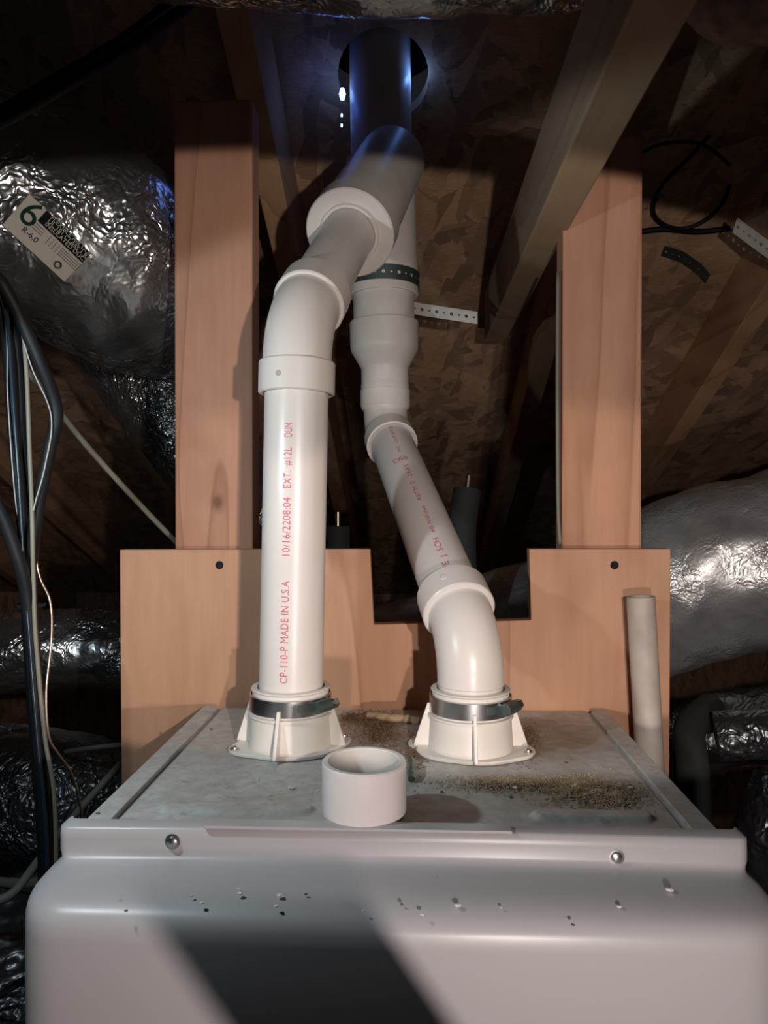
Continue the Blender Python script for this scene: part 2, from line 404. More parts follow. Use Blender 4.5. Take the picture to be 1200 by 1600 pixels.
bm, dxl, dxr = door_mesh(); dr = put(obj('front_door', bm, M['door'], smooth='all'), fur)
def screw(parent, c, n, r=.0042, name='screw'):
    n = Vector(n).normalized(); c = Vector(c); bm = bmesh.new()
    sweep(bm, [(c-n*.001, n, r*.25), (c, n, r*1.25), (c+n*.0007, n, r*1.25), (c+n*.0008, n, r*.9), (c+n*.0022, n, r*.8), (c+n*.003, n, r*.35)], 18, (True, True))
    o = obj(name, bm, M['steel'], smooth=True); put(o, parent); return o
screw(fur, P(270, 1315, .5010), (0,-1,.05)); screw(fur, P(963, 1339, .5010), (0,-1,.05))
# raised lip strip on the flange
bm = bmesh.new(); a = P(320, 1297, .503); b_ = P(800, 1308, .503); box(bm, a.x, b_.x, .4995, .512, ZT+.0075, ZT+.0098)
put(obj('flange_lip', bm, M['door'], bevel=.0008), fur)

# vent collars
def collar(cx, cy, ang, square):
    root = thing('_', '', '') if False else None
    parts = []
    bm = bmesh.new()
    rb = .0385
    sweep(bm, [((cx,cy,ZT+.001),(0,0,1),rb-.004), ((cx,cy,ZT+.001),(0,0,1),rb+.002), ((cx,cy,ZT+.005),(0,0,1),rb+.001), ((cx,cy,ZT+.033),(0,0,1),rb-.0005),
               ((cx,cy,ZT+.0335),(0,0,1),rb+.0015), ((cx,cy,ZT+.0355),(0,0,1),rb+.0015), ((cx,cy,ZT+.036),(0,0,1),rb-.002), ((cx,cy,ZT+.056),(0,0,1),rb-.0025),
               ((cx,cy,ZT+.0575),(0,0,1),rb-.001), ((cx,cy,ZT+.0585),(0,0,1),rb-.002), ((cx,cy,ZT+.0585),(0,0,1),rb-.0065),
               ((cx,cy,ZT+.004),(0,0,1),rb-.0065)], 64, closed=True)
    b = put(obj('vent_collar', bm, M['collar'], smooth=True), fur)
    # base flange: rounded lobes with ears
    bm = bmesh.new(); pts = []
    for k in range(72):
        a = 2*PI*k/72
        r = .050 + .010*max(0, math.cos(2*(a-ang)))**3 + (.004 if square else 0)*abs(math.sin(2*(a-ang)))
        pts.append((cx+r*math.cos(a), cy+r*.86*math.sin(a), ZT+.0005))
    prism(bm, pts, (0,0,.0035)); f = obj('base_flange', bm, M['collar'], bevel=.001); f.parent = b
    for k in range(4):
        a = (-PI/2-.12 if not square else -PI/2+.02) + k*PI/2
        u = Vector((math.cos(a), math.sin(a), 0)); t = Vector((-math.sin(a), math.cos(a), 0))
        c = Vector((cx, cy, 0)); z0, z1 = ZT+.004, ZT+.044
        bm = bmesh.new()
        prism(bm, [c+u*(rb-.003)-t*.0016+Vector((0,0,z0)), c+u*.0535-t*.0016+Vector((0,0,z0)), c+u*.0525-t*.0016+Vector((0,0,z0+.004)), c+u*(rb+.002)-t*.0016+Vector((0,0,z1)), c+u*(rb-.003)-t*.0016+Vector((0,0,z1))], t*.0032)
        o = obj('gusset', bm, M['collar'], bevel=.0006); o.parent = b
    for s in (1, -1):
        p = (cx+s*.0545*math.cos(ang), cy+s*.0545*.86*math.sin(ang), ZT+.004)
        o = screw(fur, p, (0,0,1), .0038)
    # hose clamp
    cl = thing('hose_clamp', 'steel hose clamp with worm screw tightened round the %s pipe collar' % ('right' if square else 'left'), 'hose clamp', (cx, cy, ZT+.039), 'hose clamps on the two collars')
    bm = bmesh.new(); r0 = rb-.0008
    sweep(bm, [((cx,cy,ZT+.0375),(0,0,1),r0-.0005), ((cx,cy,ZT+.038),(0,0,1),r0+.0009), ((cx,cy,ZT+.0525),(0,0,1),r0+.0009), ((cx,cy,ZT+.053),(0,0,1),r0-.0005)], 72, closed=True)
    put(obj('band', bm, M['steel'], smooth=True), cl)
    a0 = -.62
    bm = bmesh.new()
    for k in range(26):
        a = -1.25+.028*k; u = Vector((math.cos(a), math.sin(a), 0)); t = Vector((-math.sin(a), math.cos(a), 0)); c = Vector((cx,cy,ZT+.0425))+u*(r0+.0005)
        prism(bm, [c-t*.0004, c+t*.0004, c+t*.0004+u*.0007, c-t*.0004+u*.0007], (0,0,.007))
    put(obj('band_slots', bm, M['dark_steel']), cl)
    u = Vector((math.cos(a0), math.sin(a0), 0)); t = Vector((-math.sin(a0), math.cos(a0), 0)); c = Vector((cx,cy,ZT+.046))+u*(r0+.004)
    bm = bmesh.new(); sweep(bm, [(c-t*.010,t,.003),(c-t*.0095,t,.0058),(c+t*.008,t,.0058),(c+t*.0085,t,.004)], 20, (True, True)); put(obj('screw_housing', bm, M['dark_steel'], smooth=True), cl)
    bm = bmesh.new(); sweep(bm, [(c+t*.0085,t,.003),(c+t*.011,t,.003),(c+t*.011,t,.0052),(c+t*.017,t,.0052),(c+t*.0175,t,.003)], 6, (True, True)); put(obj('worm_screw', bm, M['steel']), cl)
    return b

# ------------------------------------------------------------------ pipes
R2 = .03015; R3 = .0445
# --- left run
la = P(454.5, 1095, .696); lt = P(463, 640, .700)
up = (lt-la).normalized()
Bp = P(486, 470, .735); Cp = P(546, 366, .862); d1 = (Cp-Bp).normalized()
V1 = la + up*((P(464, 505, .70).z-la.z)/up.z)
d1 = (Cp-V1).normalized()
LFT = thing('vent_pipe', 'left white plastic vent pipe rising straight from the furnace then bending back', 'pipe', (la.x, la.y, ZT))
collar(la.x, la.y, PI+.45, False)
hubb = V1 - up*.0665
bm = bmesh.new(); base = la + up*((ZT+.012-la.z)/up.z)
sweep(bm, [(base, up, R2), (hubb+up*.012, up, R2)], 64, (True, False)); pipe_l = put(obj('straight_pipe', bm, M['pvc'], smooth=True), LFT)
# elbow with two hubs
def elbow(V, d0, d1, leg, hub, rh, rb_, parent, m, name='elbow'):
    bm = bmesh.new(); V = Vector(V); s0 = V - d0*(leg+hub); e0 = V - d0*leg; s1 = V + d1*leg; e1 = V + d1*(leg+hub)
    st = [(s0+d0*.004, d0, R2+.0002), (s0, d0, rh-.002), (s0+d0*.0012, d0, rh), (e0-d0*.0015, d0, rh), (e0, d0, rh-.0012), (e0+d0*.0005, d0, rb_+.0004)]
    st += arc(V, d0, d1, leg-.0008, rb_, 14)
    st += [(s1+d1*.0002, d1, rb_+.0004), (s1+d1*.0006, d1, rh-.0012), (s1+d1*.002, d1, rh), (e1-d1*.0012, d1, rh), (e1, d1, rh-.002), (e1-d1*.004, d1, R2+.0002)]
    sweep(bm, st, 64)
    return put(obj(name, bm, m, smooth=True), parent)
elbow(V1, up, d1, .037, .031, .0362, .0326, LFT, M['pvc'])
e = V1 + d1*.062
bm = bmesh.new(); sweep(bm, [(e, d1, R2), (Cp+d1*.02, d1, R2)], 64); put(obj('short_pipe', bm, M['pvc'], smooth=True), LFT)
bm = bmesh.new(); sweep(bm, [(Cp-d1*.0015, d1, R2+.0003), (Cp-d1*.0025, d1, R2+.0015), (Cp-d1*.0025, d1, R2+.0042), (Cp-d1*.001, d1, R2+.0048), (Cp+d1*.02, d1, R2+.0048)], 64)
put(obj('reducer_bushing', bm, M['pvc'], smooth=True), LFT)
# --- right run
G = P(697, 905, .775); H = P(611, 690, 1.045); d2 = (H-G).normalized()
V2 = G + d2*((.695-G.y)/d2.y)
V3 = G + d2*((1.082-G.y)/d2.y)
UP = Vector((0,0,1))
RGT = thing('vent_pipe', 'right white plastic vent pipe slanting up from the furnace into a wye and the roof', 'pipe', (V2.x, V2.y, ZT))
collar(V2.x, V2.y, PI-.35, True)
# lower elbow: spigot in the collar, hub on the slanted pipe
bm = bmesh.new(); leg = .040
st = [(Vector((V2.x, V2.y, ZT+.012)), UP, R2), (V2-UP*(leg+.001), UP, R2)] + arc(V2, UP, d2, leg, R2+.001, 18)
hs = V2 + d2*leg
rh = .0365
st += [(hs+d2*.0005, d2, R2+.0012), (hs+d2*.001, d2, rh-.001), (hs+d2*.0025, d2, rh), (hs+d2*.031, d2, rh), (hs+d2*.032, d2, rh-.002), (hs+d2*.028, d2, R2+.0002)]
sweep(bm, st, 64); elb = put(obj('elbow', bm, M['pvc'], smooth=True), RGT)
he = hs + d2*.032
bm = bmesh.new(); sweep(bm, [(he-d2*.012, d2, R2), (V3-d2*.045, d2, R2)], 64); pipe_r = put(obj('straight_pipe', bm, M['pvc'], smooth=True), RGT)
top = P(594, 90, 1.08) ; ax = (Vector((P(594,120,1.08).x, 1.082, ZC+.62)) - V3).normalized()
def at_y(py): # point on vertical run at image row py
    z = P(600, py, 1.082).z; return V3 + ax*((z-V3.z)/ax.z)
elbow(V3, d2, ax, .030, .026, .0362, .0318, RGT, M['pvc_old'])
# reducer 2 -> 3
def vrun(prof, name, m, n=64, caps=(False, False)):
    bm = bmesh.new(); sweep(bm, [(at_y(y), ax, r) for y, r in prof], n, caps); return put(obj(name, bm, m, smooth=True), RGT)
vrun([(632, R2+.0003), (640, R2+.0003), (641, .0338), (638, .0352), (602, .0352), (600, .0346), (598, .0345), (577, .0345), (575, .0352), (573, .0362), (551, .0478), (547, .0492), (542, .0498), (506, .0502), (504, .0492), (503, R3)], 'reducer', M['pvc_old'])
vrun([(510, R3), (452, R3)], 'short_pipe', M['pvc_old'])
# wye: body, top hub, bottom hub, branch
yb = [(463, R3+.0003), (464, .0495), (462, .0508), (425, .0508), (415, .0508), (404, .0498), (300, .0490), (296, .0492), (295, .0512), (255, .0518), (254, .0500), (256, R3+.0003)]
wy = vrun(yb, 'wye', M['pvc_old'])
W = at_y(P and 255)
# branch axis meets the run
tt = (1.082-Cp.y)/d1.y; D = Cp + d1*tt
bm = bmesh.new()
sweep(bm, [(Cp+d1*.003, d1, R2+.0045), (Cp, d1, .0500), (Cp-d1*.0002, d1, .0510), (Cp+d1*.0015, d1, .0525), (Cp+d1*.038, d1, .0525), (Cp+d1*.040, d1, .0512), (Cp+d1*.0405, d1, .0490), (Cp+d1*.10, d1, .0490), (D-d1*.03, d1, .047), (D-d1*.03, d1, .02)], 64, (False, True))
o = obj('wye_branch', bm, M['pvc_old'], smooth=True); o.parent = wy; o.matrix_parent_inverse = Matrix.Translation(-Vector(RGT.location))
o.matrix_parent_inverse = Matrix.Identity(4)
bm = bmesh.new(); a_ = at_y(270); b_ = V3 + ax*((zr(1.08)+.16-V3.z)/ax.z); sweep(bm, [(a_, ax, R3), (b_, ax, R3)], 64, (False, True)); put(obj('roof_pipe', bm, M['pvc_old'], smooth=True), RGT)
# round moulding dots on the hubs
def dot(p, n, r, parent, m):
    bm = bmesh.new(); n = Vector(n).normalized(); sweep(bm, [(Vector(p)-n*.002, n, r), (Vector(p)+n*.0004, n, r), (Vector(p)+n*.0006, n, r*.8)], 16, (True, True)); o = obj('moulding_dot', bm, m); put(o, parent)
M['dot'] = plain('grey_dot', (.42,.36,.32), .5)
q = V1 - up*.053; n_ = Vector((-.32,-.95,0)); n_.normalize(); dot(q + n_*.0362, n_, .0026, LFT, M['dot'])
u2 = (Vector((0,-1,0)) - d2*Vector((0,-1,0)).dot(d2)).normalized(); n_ = (u2*.95 + d2.cross(u2)*-.05).normalized(); dot(hs+d2*.017 + n_*rh, n_, .0032, RGT, M['pvc'])
# printed text wrapped on the pipes
def wrap_text(s, origin, axis, side, ang, R, size, parent, m, spacing=1.05):
    """text starts at origin, runs along axis; side = direction facing viewer; ang rotates round the axis"""
    cu = bpy.data.curves.new('t', 'FONT'); cu.body = s; cu.size = size; cu.space_character = spacing; cu.resolution_u = 3
    to = bpy.data.objects.new('t', cu); C.objects.link(to)
    dg = bpy.context.evaluated_depsgraph_get(); me = bpy.data.meshes.new_from_object(to.evaluated_get(dg))
    bpy.data.objects.remove(to); bm = bmesh.new(); bm.from_mesh(me)
    bmesh.ops.triangulate(bm, faces=bm.faces[:])
    lg = [e for e in bm.edges if e.calc_length() > size*.22]; bmesh.ops.subdivide_edges(bm, edges=lg, cuts=2)
    bmesh.ops.triangulate(bm, faces=bm.faces[:])
    axis = axis.normalized(); f = (side - axis*side.dot(axis)).normalized(); rgt = axis.cross(f)   # f x
    wd = max(v.co.x for v in bm.verts)
    for v in bm.verts:
        t = ang - v.co.y/R; rad = R+.00035
        v.co = origin + axis*v.co.x + f*math.cos(t)*rad + rgt*math.sin(t)*rad
    o = obj('printed_text', bm, m); o.parent = parent
    return o, wd
side = Vector((0,-1,0))
def text_child(o, part, root): o.matrix_parent_inverse = Matrix.Identity(4)
# left pipe lettering (reads upward)
sgn = 1
def tl(s, y0, y1, capx):
    z0 = P(460, y0, .67).z; z1 = P(460, y1, .67).z; o0 = la + up*((z0-la.z)/up.z); L = abs(z1-z0)
    size = .0102
    o, wd = wrap_text(s, o0, up, side, 0.0, R2, size, pipe_l, M['ink'])
    k = L/wd
    for v in o.data.vertices:
        t = (v.co-o0).dot(up); v.co += up*(t*(k-1))
        c = o0 + up*(t*k); q = v.co - c; v.co = c + Matrix.Rotation(capx, 3, up) @ q
tl('CP-110-P MADE IN U.S.A', 1068, 908, .04); tl('10/16/2208:04', 872, 778, .04); tl('EXT.  #12L', 764, 700, .04); tl('DUN', 684, 662, .04)
def trr(s, f0, f1, capx, size=.0078):
    A = he; L = (V3-d2*.056-he).length; o0 = A + d2*(L*f0)
    o, wd = wrap_text(s, o0, d2, side, 0, R2, size, pipe_r, M['ink']); k = L*(f1-f0)/wd
    for v in o.data.vertices:
        t = (v.co-o0).dot(d2); c0 = o0+d2*t; q = v.co-c0
        v.co = o0 + d2*(t*k) + Matrix.Rotation(capx, 3, d2) @ q
trr('PE', .00, .045, .28, .0095); trr('|', .065, .075, .28); trr('SCH', .10, .17, .28, .0095); trr('40', .20, .24, .28, .0065); trr('NSF-dwv', .255, .37, .28, .0065)
trr('ASTM', .40, .50, .28); trr('D', .52, .54, .28); trr('2665', .57, .665, .28); trr('PVC', .77, .82, .28, .0068); trr('1120', .835, .88, .28, .0068); trr('PR 280 PSI @', .89, .995, .28, .0065)
# small stamped outline mark (square + circle) between the words
bm = bmesh.new(); c0 = he + d2*((V3-d2*.056-he).length*.715)
fb = (side - d2*side.dot(d2)).normalized(); rg = d2.cross(fb)
def onp(s, t):
    a = .05 + s/R2; return c0 + d2*t + (fb*math.cos(a)+rg*math.sin(a))*(R2+.0004)
def stroke(bm, pts, w_=.0005):
    for (s0,t0),(s1,t1) in zip(pts, pts[1:]):
        dx, dy = s1-s0, t1-t0; l = math.hypot(dx,dy) or 1; nx_, ny_ = -dy/l*w_, dx/l*w_
        bm.faces.new([bm.verts.new(onp(*q)) for q in ((s0-nx_,t0-ny_),(s1-nx_,t1-ny_),(s1+nx_,t1+ny_),(s0+nx_,t0+ny_))])
stroke(bm, [(-.001,-.004),(-.001,.004),(-.008,.004),(-.008,-.004),(-.001,-.004)])
stroke(bm, [(.005+.0048*math.cos(a), .0055*math.sin(a)) for a in [2*PI*k/14 for k in range(15)]])
stroke(bm, [(.003,.003),(.003,-.003),(.007,.003),(.007,-.003)])
o = obj('printed_mark', bm, M['ink']); o.parent = pipe_r

# ------------------------------------------------------------------ straps
def strap_mesh(path, width_dir, w_, holes_every=.011, t=.0008, r=.0026):
    """perforated band following path; each hole a ring of faces"""
    bm = bmesh.new(); L = [0]
    for a, b in zip(path, path[1:]): L.append(L[-1]+(b-a).length)
    tot = L[-1]; n = max(1, int(tot/holes_every)); step = tot/n
    def pt(s, v):
        s = max(0, min(tot, s)); i = 0
        while i < len(L)-2 and L[i+1] < s: i += 1
        f = (s-L[i])/max(1e-9, L[i+1]-L[i]); p = path[i].lerp(path[i+1], f); return p + width_dir(p)*v
    K = 16; cr = math.atan2(w_/2, step/2); AN = [2*PI*j/K for j in range(K)]
    for t_ in (cr, PI-cr, PI+cr, 2*PI-cr): AN[min(range(K), key=lambda q: abs(AN[q]-t_))] = t_
    for k in range(n):
        c = (k+.5)*step; rr = r*(1.0 if k % 2 == 0 else .62); inn = []; out = []
        for j in range(K):
            a = AN[j]; inn.append(bm.verts.new(pt(c+rr*math.cos(a), rr*math.sin(a))))
            ca, sa = math.cos(a), math.sin(a); m_ = max(abs(ca)/(step/2), abs(sa)/(w_/2)); out.append(bm.verts.new(pt(c+ca/m_, sa/m_)))
        for j in range(K): bm.faces.new((inn[j], inn[(j+1)%K], out[(j+1)%K], out[j]))
    bmesh.ops.remove_doubles(bm, verts=bm.verts[:], dist=1e-5)
    bmesh.ops.solidify(bm, geom=bm.faces[:], thickness=t)
    return bm
ca = at_y(441); ra = .0520
path = [ca + Vector((math.cos(a)*ra, math.sin(a)*ra, 0)) for a in [PI*1.0+PI*k/40+.0 for k in range(-14, 56)]]
tag(obj('strap', strap_mesh(path, lambda p: Vector((0,0,1)), .021), M['dark_steel']), 'dark perforated hanger strap wrapped round the wye fitting', 'metal strap')
path = [P(632, 478, 1.13), P(660, 484, 1.125), P(700, 490, 1.12), P(746, 497, 1.12)]
tag(obj('strap', strap_mesh(path, lambda p: Vector((0,0,1)), .0185), M['galv']), 'short bright perforated strap sticking out right of the white pipe', 'metal strap')
path = [P(1148, 352, 1.16), P(1175, 372, 1.16), P(1230, 412, 1.16)]
tag(obj('strap', strap_mesh(path, lambda p: Vector((.3,0,1)).normalized(), .024), M['galv']), 'perforated strap crossing the rafter at the right edge', 'metal strap')
def rp_(px, py, off=.004):      # point on the underside of the roof sheathing seen at a pixel
    d = ROT @ Vector(((px-600)/F, -(py-800)/F, -1)); t = (Z0-ZC-off)/(d.z+SL*d.y); return Vector((0,0,ZC))+d*t
path = [rp_(1036, 392), rp_(1066, 402), rp_(1092, 420), rp_(1106, 436)]
tag(obj('strap', strap_mesh(path, lambda p: Vector((.0,.9,-.41)), .026, .014), M['dark_steel']), 'brown perforated strap lying against the roof boards right of the right post', 'metal strap')
# ------------------------------------------------------------------ loose wire coil on the roof
def cable(pts, r, m, lab, name='cable', cat='cable', per=8, n=10, group=None):
    bm = bmesh.new(); sweep(bm, along(spline(pts, per), r), n, (True, True))
    return tag(obj(name, bm, m, smooth='all'), lab, cat, group)
lp_ = [(1108,212),(1090,232),(1068,255),(1040,282),(1024,310),(1022,335),(1040,352),(1070,357),(1104,343),(1128,318),(1140,290)]
cable([rp_(x, y, .02) for x, y in lp_], .0035, M['blk'], 'loose dark cable looped against the roof boards at upper right', 'looped_cable')
cable([rp_(x, y, .03) for x, y in [(1000,240),(1030,226),(1070,221),(1098,226),(1120,240),(1140,258)]], .0028, M['blk'], 'short dark cable arching across the top of the cable loop')
cable([rp_(x, y, .012) for x, y in [(1000,362),(1040,358),(1090,362),(1140,357)]], .005, M['blk'], 'dark cable lying level under the cable loop')

# ------------------------------------------------------------------ ducts
def duct(pts, rad, lab, m, name='flexible_duct', amp=.006, seg=96, per=26, crease=.004, seed=0, cat='duct'):
    path = spline(pts, per); bm = bmesh.new(); sweep(bm, along(path, rad), seg, (True, True))
    bm.normal_update(); sv = Vector((seed*3.7, seed*1.3, seed*2.1))
    cents = path
    for v in bm.verts:
        p = v.co + sv; d = v.normal
        h = amp*noise.noise(p*9) + amp*.7*noise.noise(p*22)
        r_ = noise.noise(p*38 + Vector((0,0,noise.noise(p*12)*2)))
        h += crease*(1-abs(r_)*3)*.5 * (0.35+max(0, noise.noise(p*5)))
        v.co += d*h
    o = obj(name, bm, m, smooth='all'); return tag(o, lab, cat)
d_big = duct([P(-300, 260, .84), P(-90, 300, .88), P(70, 350, .93), P(175, 402, .98), P(228, 445, 1.04), P(262, 470, 1.10)], lambda t: .138-.022*max(0, t-.6)/.4, 'large crinkled silver foil duct at upper left with a white size label', M['foil'], seed=1, amp=.009)
duct([P(170, 510, 1.33), P(240, 600, 1.33), P(318, 700, 1.35), P(400, 810, 1.4)], .092, 'smaller silver foil duct sloping down under the large left duct', M['foil2'], seed=2)
duct([P(-260, 1035, 1.38), P(-60, 1022, 1.42), P(60, 1018, 1.46), P(190, 1020, 1.5), P(320, 1050, 1.55)], .084, 'crinkled silver foil duct lying level left of the plywood board', M['foil'], seed=3)
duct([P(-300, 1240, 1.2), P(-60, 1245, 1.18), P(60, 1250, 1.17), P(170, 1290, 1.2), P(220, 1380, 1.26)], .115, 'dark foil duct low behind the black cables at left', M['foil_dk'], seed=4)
duct([P(430, 1060, 1.42), P(600, 1056, 1.40), P(760, 1018, 1.36), P(930, 965, 1.28), P(1050, 912, 1.22), P(1200, 872, 1.18), P(1400, 820, 1.14)], .135, 'large silver foil duct passing behind the board and out to the right', M['foil_s'], seed=5, crease=.0015)
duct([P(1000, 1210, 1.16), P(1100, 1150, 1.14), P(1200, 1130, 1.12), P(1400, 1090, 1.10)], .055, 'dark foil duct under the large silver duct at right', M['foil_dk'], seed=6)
duct([P(1118, 1150, .92), P(1170, 1148, .91), P(1300, 1142, .89)], .030, 'thin shiny black wrapped pipe at lower right', M['foil_dk'], seed=7, amp=.002, crease=.003, name='wrapped_pipe', cat='pipe')
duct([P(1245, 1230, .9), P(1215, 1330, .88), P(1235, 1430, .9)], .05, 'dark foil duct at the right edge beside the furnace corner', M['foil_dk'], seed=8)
duct([P(250, -118, .70), P(600, -96, .70), P(860, -104, .70), P(980, -126, .70)], .062, 'silver foil duct crossing at the top of the view', M['foil'], seed=9)
duct([P(1090, -50, .72), P(1160, -20, .72), P(1330, 0, .72)], .040, 'fluffy fibreglass insulated duct at the top right corner', M['insul'], seed=10, amp=.012, crease=.01)
# size label on the big duct
import mathutils
dg = bpy.context.evaluated_depsgraph_get(); bvh = mathutils.bvhtree.BVHTree.FromObject(d_big, dg)
def on_duct(px, py, off=.004):
    d = (ROT @ Vector(((px-600)/F, -(py-800)/F, -1))).normalized(); h = bvh.ray_cast(Vector((0,0,ZC)), d, 10)
    return (h[0] - d*off) if h[0] else None
LA, LB, LD = Vector((46, 304)), Vector((142, 396)), Vector((0, 350))     # label corners: top-left, top-right, bottom-left
def lab_pt(u, v, off): return on_duct(*(LA + (LB-LA)*u + (LD-LA)*v), off)
def lab_patch(bm, u0, u1, v0, v1, off, n=14, m_=8):
    gr = [[lab_pt(u0+(u1-u0)*i/n, v0+(v1-v0)*j/m_, off) for i in range(n+1)] for j in range(m_+1)]
    vv = [[bm.verts.new(p) for p in r] for r in gr]
    for j in range(m_):
        for i in range(n): bm.faces.new((vv[j][i], vv[j][i+1], vv[j+1][i+1], vv[j+1][i]))
def smooth_patch(fn, mname, m, parent):
    bm = bmesh.new(); fn(bm)
    for _ in range(5): bmesh.ops.smooth_vert(bm, verts=bm.verts[:], factor=.5, use_axis_x=True, use_axis_y=True, use_axis_z=True)
    return obj(mname, bm, m, parent, smooth='all')
# a fitted plane with gentle curvature carries the label
c00, c10, c01, c11 = on_duct(46,304,0), on_duct(142,396,0), on_duct(4,352,0), on_duct(100,440,0)
ray = lambda px, py: (ROT @ Vector(((px-600)/F, -(py-800)/F, -1)))
nl = (c10-c00).cross(c01-c00).normalized()
if nl.y > 0: nl = -nl
def lab0(u, v):
    return c00.lerp(c10, u).lerp(c01.lerp(c11, u), v)
NU, NV = 12, 8; H0 = []
for j_ in range(NV+1):
    row = []
    for i_ in range(NU+1):
        p = lab0(i_/NU, j_/NV); h = bvh.ray_cast(p + nl*.15, -nl, .3); row.append(.15-h[3] if h[0] else 0)
    H0.append(row)
def near(G, f): return [[f([G[a][b] for a in range(max(0,j-1), min(NV, j+1)+1) for b in range(max(0,i-1), min(NU, i+1)+1)]) for i in range(NU+1)] for j in range(NV+1)]
H0 = near(near(H0, max), max)
for _ in range(3): H0 = near(H0, lambda q: sum(q)/len(q))
def lab3(u, v, off):            # u along, v across
    fu, fv = max(0, min(NU-1e-6, u*NU)), max(0, min(NV-1e-6, v*NV)); i, j = int(fu), int(fv); a, b = fu-i, fv-j
    h = (H0[j][i]*(1-a)+H0[j][i+1]*a)*(1-b)+(H0[j+1][i]*(1-a)+H0[j+1][i+1]*a)*b
    return lab0(u, v) + nl*(off + h + .0015)
def lab_rect(bm, u0, u1, v0, v1, off, n=12):
    vv = [[bm.verts.new(lab3(u0+(u1-u0)*i/n, v0+(v1-v0)*j/6, off)) for i in range(n+1)] for j in range(7)]
    for j in range(6):
        for i in range(n): bm.faces.new((vv[j][i], vv[j][i+1], vv[j+1][i+1], vv[j+1][i]))
bm = bmesh.new(); lab_rect(bm, 0, 1, 0, 1, 0); sl = obj('size_label', bm, M['label'], d_big, smooth='all')
bm = bmesh.new(); lab_rect(bm, .27, 1.0, .0, .34, .0012); obj('black_panel', bm, M['labelk'], sl)
def lab_text(s, u0, v0, size, rotq, m, name='label_text'):
    cu = bpy.data.curves.new('t', 'FONT'); cu.body = s; cu.size = 1; to = bpy.data.objects.new('t', cu); C.objects.link(to)
    me = bpy.data.meshes.new_from_object(to.evaluated_get(bpy.context.evaluated_depsgraph_get())); bpy.data.objects.remove(to)
    bm = bmesh.new(); bm.from_mesh(me); U = (c10-c00).length; V = (c01-c00).length
    for v in bm.verts:
        x, y = v.co.x*size, -v.co.y*size
        if rotq: x, y = -y, x
        v.co = lab3(u0 + x/U, v0 + y/V, .0022)
    return obj(name, bm, m, sl)
U_ = (c10-c00).length
lab_text('6', .045, .62, .040, False, M['green'], 'size_number')
for k, (s, v) in enumerate((('FLEXIBLE AIR DUCT', .09), ('UL 181 CLASS 1 R 6.0', .20), ('INSULATED DUCT', .30))): lab_text(s, .36, v, .0068, False, M['label'])
for k in range(4): lab_text('- - - - ------------', .50, .45+.06*k, .0068, False, M['labelk'])
for k in range(3): lab_text('------', .26, .44+.07*k, .0068, False, M['labelk'])
lab_text('R-6.0', .20, .78, .009, False, M['labelk'])
bm = bmesh.new()
for rr, k in ((.055, 0), (.04, 1)):
    for i in range(20):
        a, b = 2*PI*i/20, 2*PI*(i+1)/20; V_ = U_/(c01-c00).length
        bm.faces.new([bm.verts.new(lab3(.80+r_*math.cos(t), .80+r_*V_*math.sin(t), .0022)) for r_, t in ((rr,a),(rr,b),(rr-.01,b),(rr-.01,a))])
obj('round_mark', bm, M['labelk'], sl)

# ------------------------------------------------------------------ cables at left
g_ = 'cables hanging at the left'
cable([P(-40, 205, .62), P(0, 190, .63), P(90, 140, .68), P(200, 75, .75), P(320, -10, .8), P(380, -60, .82)], .0062, M['blk'], 'thick black cable sweeping across the top left corner', 'cable')
cable([P(-40, 188, .64), P(0, 174, .65), P(90, 122, .70), P(200, 55, .77), P(300, -25, .82)], .0050, M['blk'], 'second black cable just above the thick one in the top left corner')
cable([P(-80, 320, .61), P(-30, 410, .62), P(8, 450, .64), P(60, 560, .66), P(88, 640, .66), P(78, 700, .66), P(58, 800, .66), P(48, 900, .66), P(50, 1000, .66), P(62, 1150, .66), P(72, 1340, .66), P(75, 1500, .66)], .0058, M['blk'], 'thick black cable bowing outward in the bundle at left', group=g_)
cable([P(-70, 300, .68), P(-25, 395, .68), P(0, 480, .68), P(14, 560, .68), P(22, 680, .68), P(34, 800, .68), P(46, 900, .67), P(52, 1000, .67), P(64, 1150, .67), P(78, 1320, .67), P(80, 1500, .67)], .0056, M['blk'], 'black cable hanging straight in the bundle, inner left', group=g_)
cable([P(-70, 300, .69), P(-25, 395, .69), P(14, 470, .69), P(28, 560, .69), P(34, 680, .69), P(42, 800, .69), P(40, 900, .68), P(44, 1000, .68), P(54, 1150, .68), P(66, 1320, .68), P(70, 1500, .68)], .0048, M['blk'], 'black cable hanging straight in the bundle, middle', group=g_)
cable([P(-30, 760, .62), P(0, 800, .63), P(30, 880, .64), P(44, 950, .65), P(56, 1100, .655), P(70, 1300, .655), P(74, 1500, .655)], .0058, M['blk'], 'black cable joining the bundle from the left edge', group=g_)
cable([P(-70, 300, .66), P(-25, 395, .66), P(26, 470, .66), P(40, 560, .66), P(46, 700, .66), P(50, 800, .65), P(52, 900, .65), P(56, 1000, .648), P(70, 1150, .648), P(86, 1260, .648), P(88, 1500, .648)], .0020, M['cream'], 'cream cable running down inside the black bundle at left', group=g_)
M['bluec'] = plain('blue_black_cable', (.015,.028,.042), .3)
cable([P(-70, 300, .66), P(-25, 395, .66), P(6, 460, .66), P(20, 620, .655), P(30, 760, .652), P(38, 900, .648), P(46, 1000, .645), P(58, 1150, .643), P(72, 1300, .643), P(76, 1500, .645)], .0017, M['bluec'], 'slim bluish cable in front of the black bundle at left', group=g_)
cable([P(-70, 300, .655), P(-25, 395, .655), P(12, 455, .655), P(48, 570, .655), P(80, 650, .652), P(70, 730, .652), P(52, 800, .65), P(50, 860, .65)], .0006, M['white_w'], 'thin white wire following the bowed black cable', name='wire', cat='wire')
